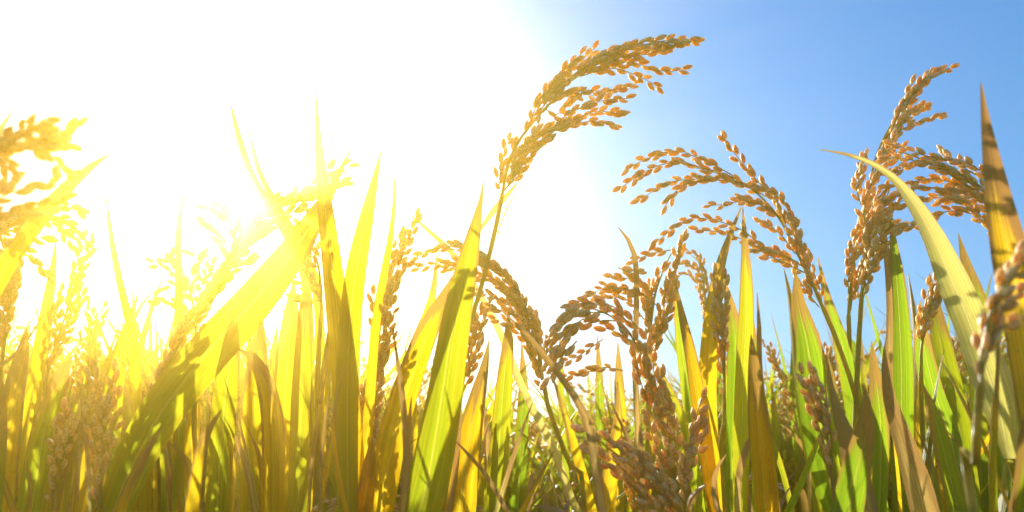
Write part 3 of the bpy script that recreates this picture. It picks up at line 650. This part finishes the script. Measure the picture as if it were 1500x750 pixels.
# ------------------------------------------------------------------ the plants behind: prototypes and copies
def leaf3d(rng, h0, az, L, W, lean, n, cols, mi=0, mb=None):
    d = np.array([math.cos(az), math.sin(az), 0]); s = np.array([-math.sin(az), math.cos(az), 0])
    p = np.array([0, 0, h0], float); pts = [p]; th = lean
    for i in range(7):
        p = p + (d * math.sin(th) + np.array([0, 0, math.cos(th)])) * L / 7; pts.append(p); th += rng.uniform(-.02, .12) * (1 + i * .3)
    wd = np.array([.35, .75, .95, 1, .92, .72, .42, .04]) * W
    mb = mb or MB()
    blade(mb, np.array(pts), wd, mi, side=s, roll=rng.uniform(-.3, .3), roll2=rng.uniform(-.8, .8), n=n, cols=cols, rng=rng)
    return mb
def proto_parts(rng, lod, pan=True, nl=4, tall=1.0):
    """list of (name, MB, material keys)"""
    parts = []; Hh = .62 * tall; lx, ly = rng.normal(0, .03, 2)
    sm = MB(); st = np.array([[0, 0, 0], [lx * .3, ly * .3, Hh * .5], [lx, ly, Hh]])
    tube(sm, st, [.0024, .002, .0016], 0, sides=6 if lod else 3, n=10 if lod else 4); parts.append(('stem', sm, 'S'))
    for i in range(nl):
        h = Hh * (.35 + .55 * i / max(1, nl - 1)); L = rng.uniform(.24, .46) * tall * (1 if i < nl - 1 else .8)
        mb = leaf3d(rng, h, rng.uniform(0, 6.28), L, rng.uniform(.006, .0145), rng.uniform(.02, .30), 18 if lod else 8, 4 if lod else 2)
        parts.append(('leaf', mb, rng.choice(list('ggllyyd') if lod else list('gll'))))
    for i in range(2):                              # old withered blades, thin and bent
        mb = leaf3d(rng, Hh * rng.uniform(.45, .85), rng.uniform(0, 6.28), rng.uniform(.12, .26), rng.uniform(.003, .006), rng.uniform(.3, .9), 14 if lod else 6, 2)
        parts.append(('leaf', mb, 'd' if lod else 'y'))
    if pan:
        az = rng.uniform(0, 6.28); d = np.array([math.cos(az), math.sin(az), 0]); p = st[-1].copy(); ax = [p]; th = .05; bend = rng.uniform(.1, .5)
        for i in range(7): p = p + (d * math.sin(th) + np.array([0, 0, math.cos(th)])) * .032; ax.append(p); th += bend * (1 + i * .1) * .6
        ax = np.array(ax); pm = MB(); tube(pm, ax, np.linspace(.0012, .0004, 8), 0, sides=4 if lod else 3, n=12 if lod else 5)
        for b in auto_rows(ax, rng, n=10 if lod else 6, L=.07, spread=.2, droop=.12): branch(pm, b, rng, tmpl=G_MID if lod else G_LO, gap=.0048 if lod else .0075, pair=0.14 if lod else 0, g=1.0 if lod else 1.35)
        parts.append(('panicle', pm, 'SH'))
    return parts
MATS = {'S': [STEM], 'SH': [STEM, HUSK], **{k: [v] for k, v in LM.items()}}
KINDS_ = [('with nodding golden panicle', True, 8), ('of upright leaves, no grain', False, 8), ('with nodding golden panicle', True, 7), ('with stiff ripe panicle', True, 6),
          ('of upright leaves, no grain', False, 10), ('with nodding golden panicle', True, 8), ('with stiff ripe panicle', True, 6), ('of upright leaves, no grain', False, 9), ('with nodding golden panicle', True, 8)]
EYE[0] = CP
rng = np.random.default_rng(7)
PROTO = []
for nm, pan, nl in KINDS_:
    e_ = bpy.data.objects.new('rice_plant', None); COL.objects.link(e_); e_.empty_display_size = .02
    parts = proto_parts(rng, 1, pan, nl, rng.uniform(.92, 1.08)); top = 0
    for pn, mb, k in parts:
        mb.build(pn, MATS[k], e_); top = max(top, max(v[:, 2].max() for v in mb.v))
    PROTO.append((e_, nm, top))
spots = []
tries = 0
while len(spots) < 262 and tries < 20000:
    tries += 1
    y = .70 + 1.9 * rng.random() ** 1.3
    x = rng.uniform(-1, 1) * (y * .69 + .10)
    if any((x - a) ** 2 + (y - b) ** 2 < (.03 + .015 * y) ** 2 for a, b in spots): continue
    spots.append((x, y))
zone_of = lambda xx: 'left in the sun glare' if xx < 560 else ('in the middle' if xx < 1050 else 'right under blue sky')
first = set()
for i, (x, y) in enumerate(sorted(spots, key=lambda s: s[1])):
    k = int(rng.integers(0, len(PROTO))); e0, nm, top = PROTO[k]
    xx, _, _ = project((x, y, .7))
    yl = skyline(xx) + abs(rng.normal(0, 45)) + rng.uniform(-12, 60) * (y < 1.2)
    el = R(PITCH) - math.atan((yl - 375) / F); dist = math.hypot(x, y)
    zt = CAM_Z + dist * math.tan(el) * .97
    zs = min(max(zt / top, .45), 1.12 + rng.uniform(-.12, .06))
    if k in first:
        c = e0.copy(); COL.objects.link(c)
        for ch in e0.children:
            cc = ch.copy(); COL.objects.link(cc); cc.parent = c
    else: c = e0; first.add(k)
    hs = .75 + .25 * zs if zs < 1 else 1
    c.location = (x, y, -.005); c.rotation_euler = (rng.normal(0, .06), rng.normal(0, .06), rng.uniform(0, 6.28)); c.scale = (hs, hs, zs)
    dz = 'second row' if y < 1.3 else 'far'
    tag(c, f'{dz} rice plant {nm}, {zone_of(xx)}', f'{dz} rice plants {nm}, {zone_of(xx)}')
for k, (e0, nm, top) in enumerate(PROTO):
    if k not in first:
        for ch in list(e0.children): bpy.data.objects.remove(ch)
        bpy.data.objects.remove(e0)

# the rest of the field, one mass
lo = [proto_parts(rng, 0, kk != 1, 8, 1.0) for kk in range(6)]
field = MB()
idx = {'S': 0, 'g': 2, 'l': 3, 'y': 4}
flat = []
for parts in lo:
    m_ = MB()
    for pn, mb, k in parts:
        for v, uv, sh, f, m in zip(mb.v, mb.uv, mb.sh, mb.f, mb.m):
            mm = m if k in ('SH', 'S') else np.full(len(m), idx.get(k, 2))
            m_.v.append(v); m_.uv.append(uv); m_.sh.append(sh); m_.f.append(f + m_.n); m_.m.append(mm)
        m_.n += mb.n
    flat.append(m_)
cnt = 0
top_lo = [max(v[:, 2].max() for v in m_.v) for m_ in flat]
while cnt < 3600:
    y = .95 + 9 * rng.random() ** 2.1; x = rng.uniform(-1, 1) * (y * .74 + .2)
    q = int(rng.integers(0, len(flat))); m_ = flat[q]; a_ = rng.uniform(0, 6.28); s_ = rng.uniform(.85, 1.08)
    xx, _, _ = project((x, y, .7)); yl = skyline(xx) + 5 + abs(rng.normal(0, 38))
    zt = CAM_Z + math.hypot(x, y) * math.tan(R(PITCH) - math.atan((yl - 375) / F)); sz = min(s_, max(zt / top_lo[q], .5))
    M = np.array([[math.cos(a_), -math.sin(a_), 0], [math.sin(a_), math.cos(a_), 0], [0, 0, 1]]) * np.array([[s_], [s_], [sz]])
    field.merge(m_, M, np.array([x, y, 0])); cnt += 1
fo = field.build('rice_field', [STEM, HUSK, GREEN, LIME, YELLOW]); fo['kind'] = 'stuff'; fo['label'] = 'distant mass of ripening rice filling the field behind the plants'; fo['category'] = 'rice field'
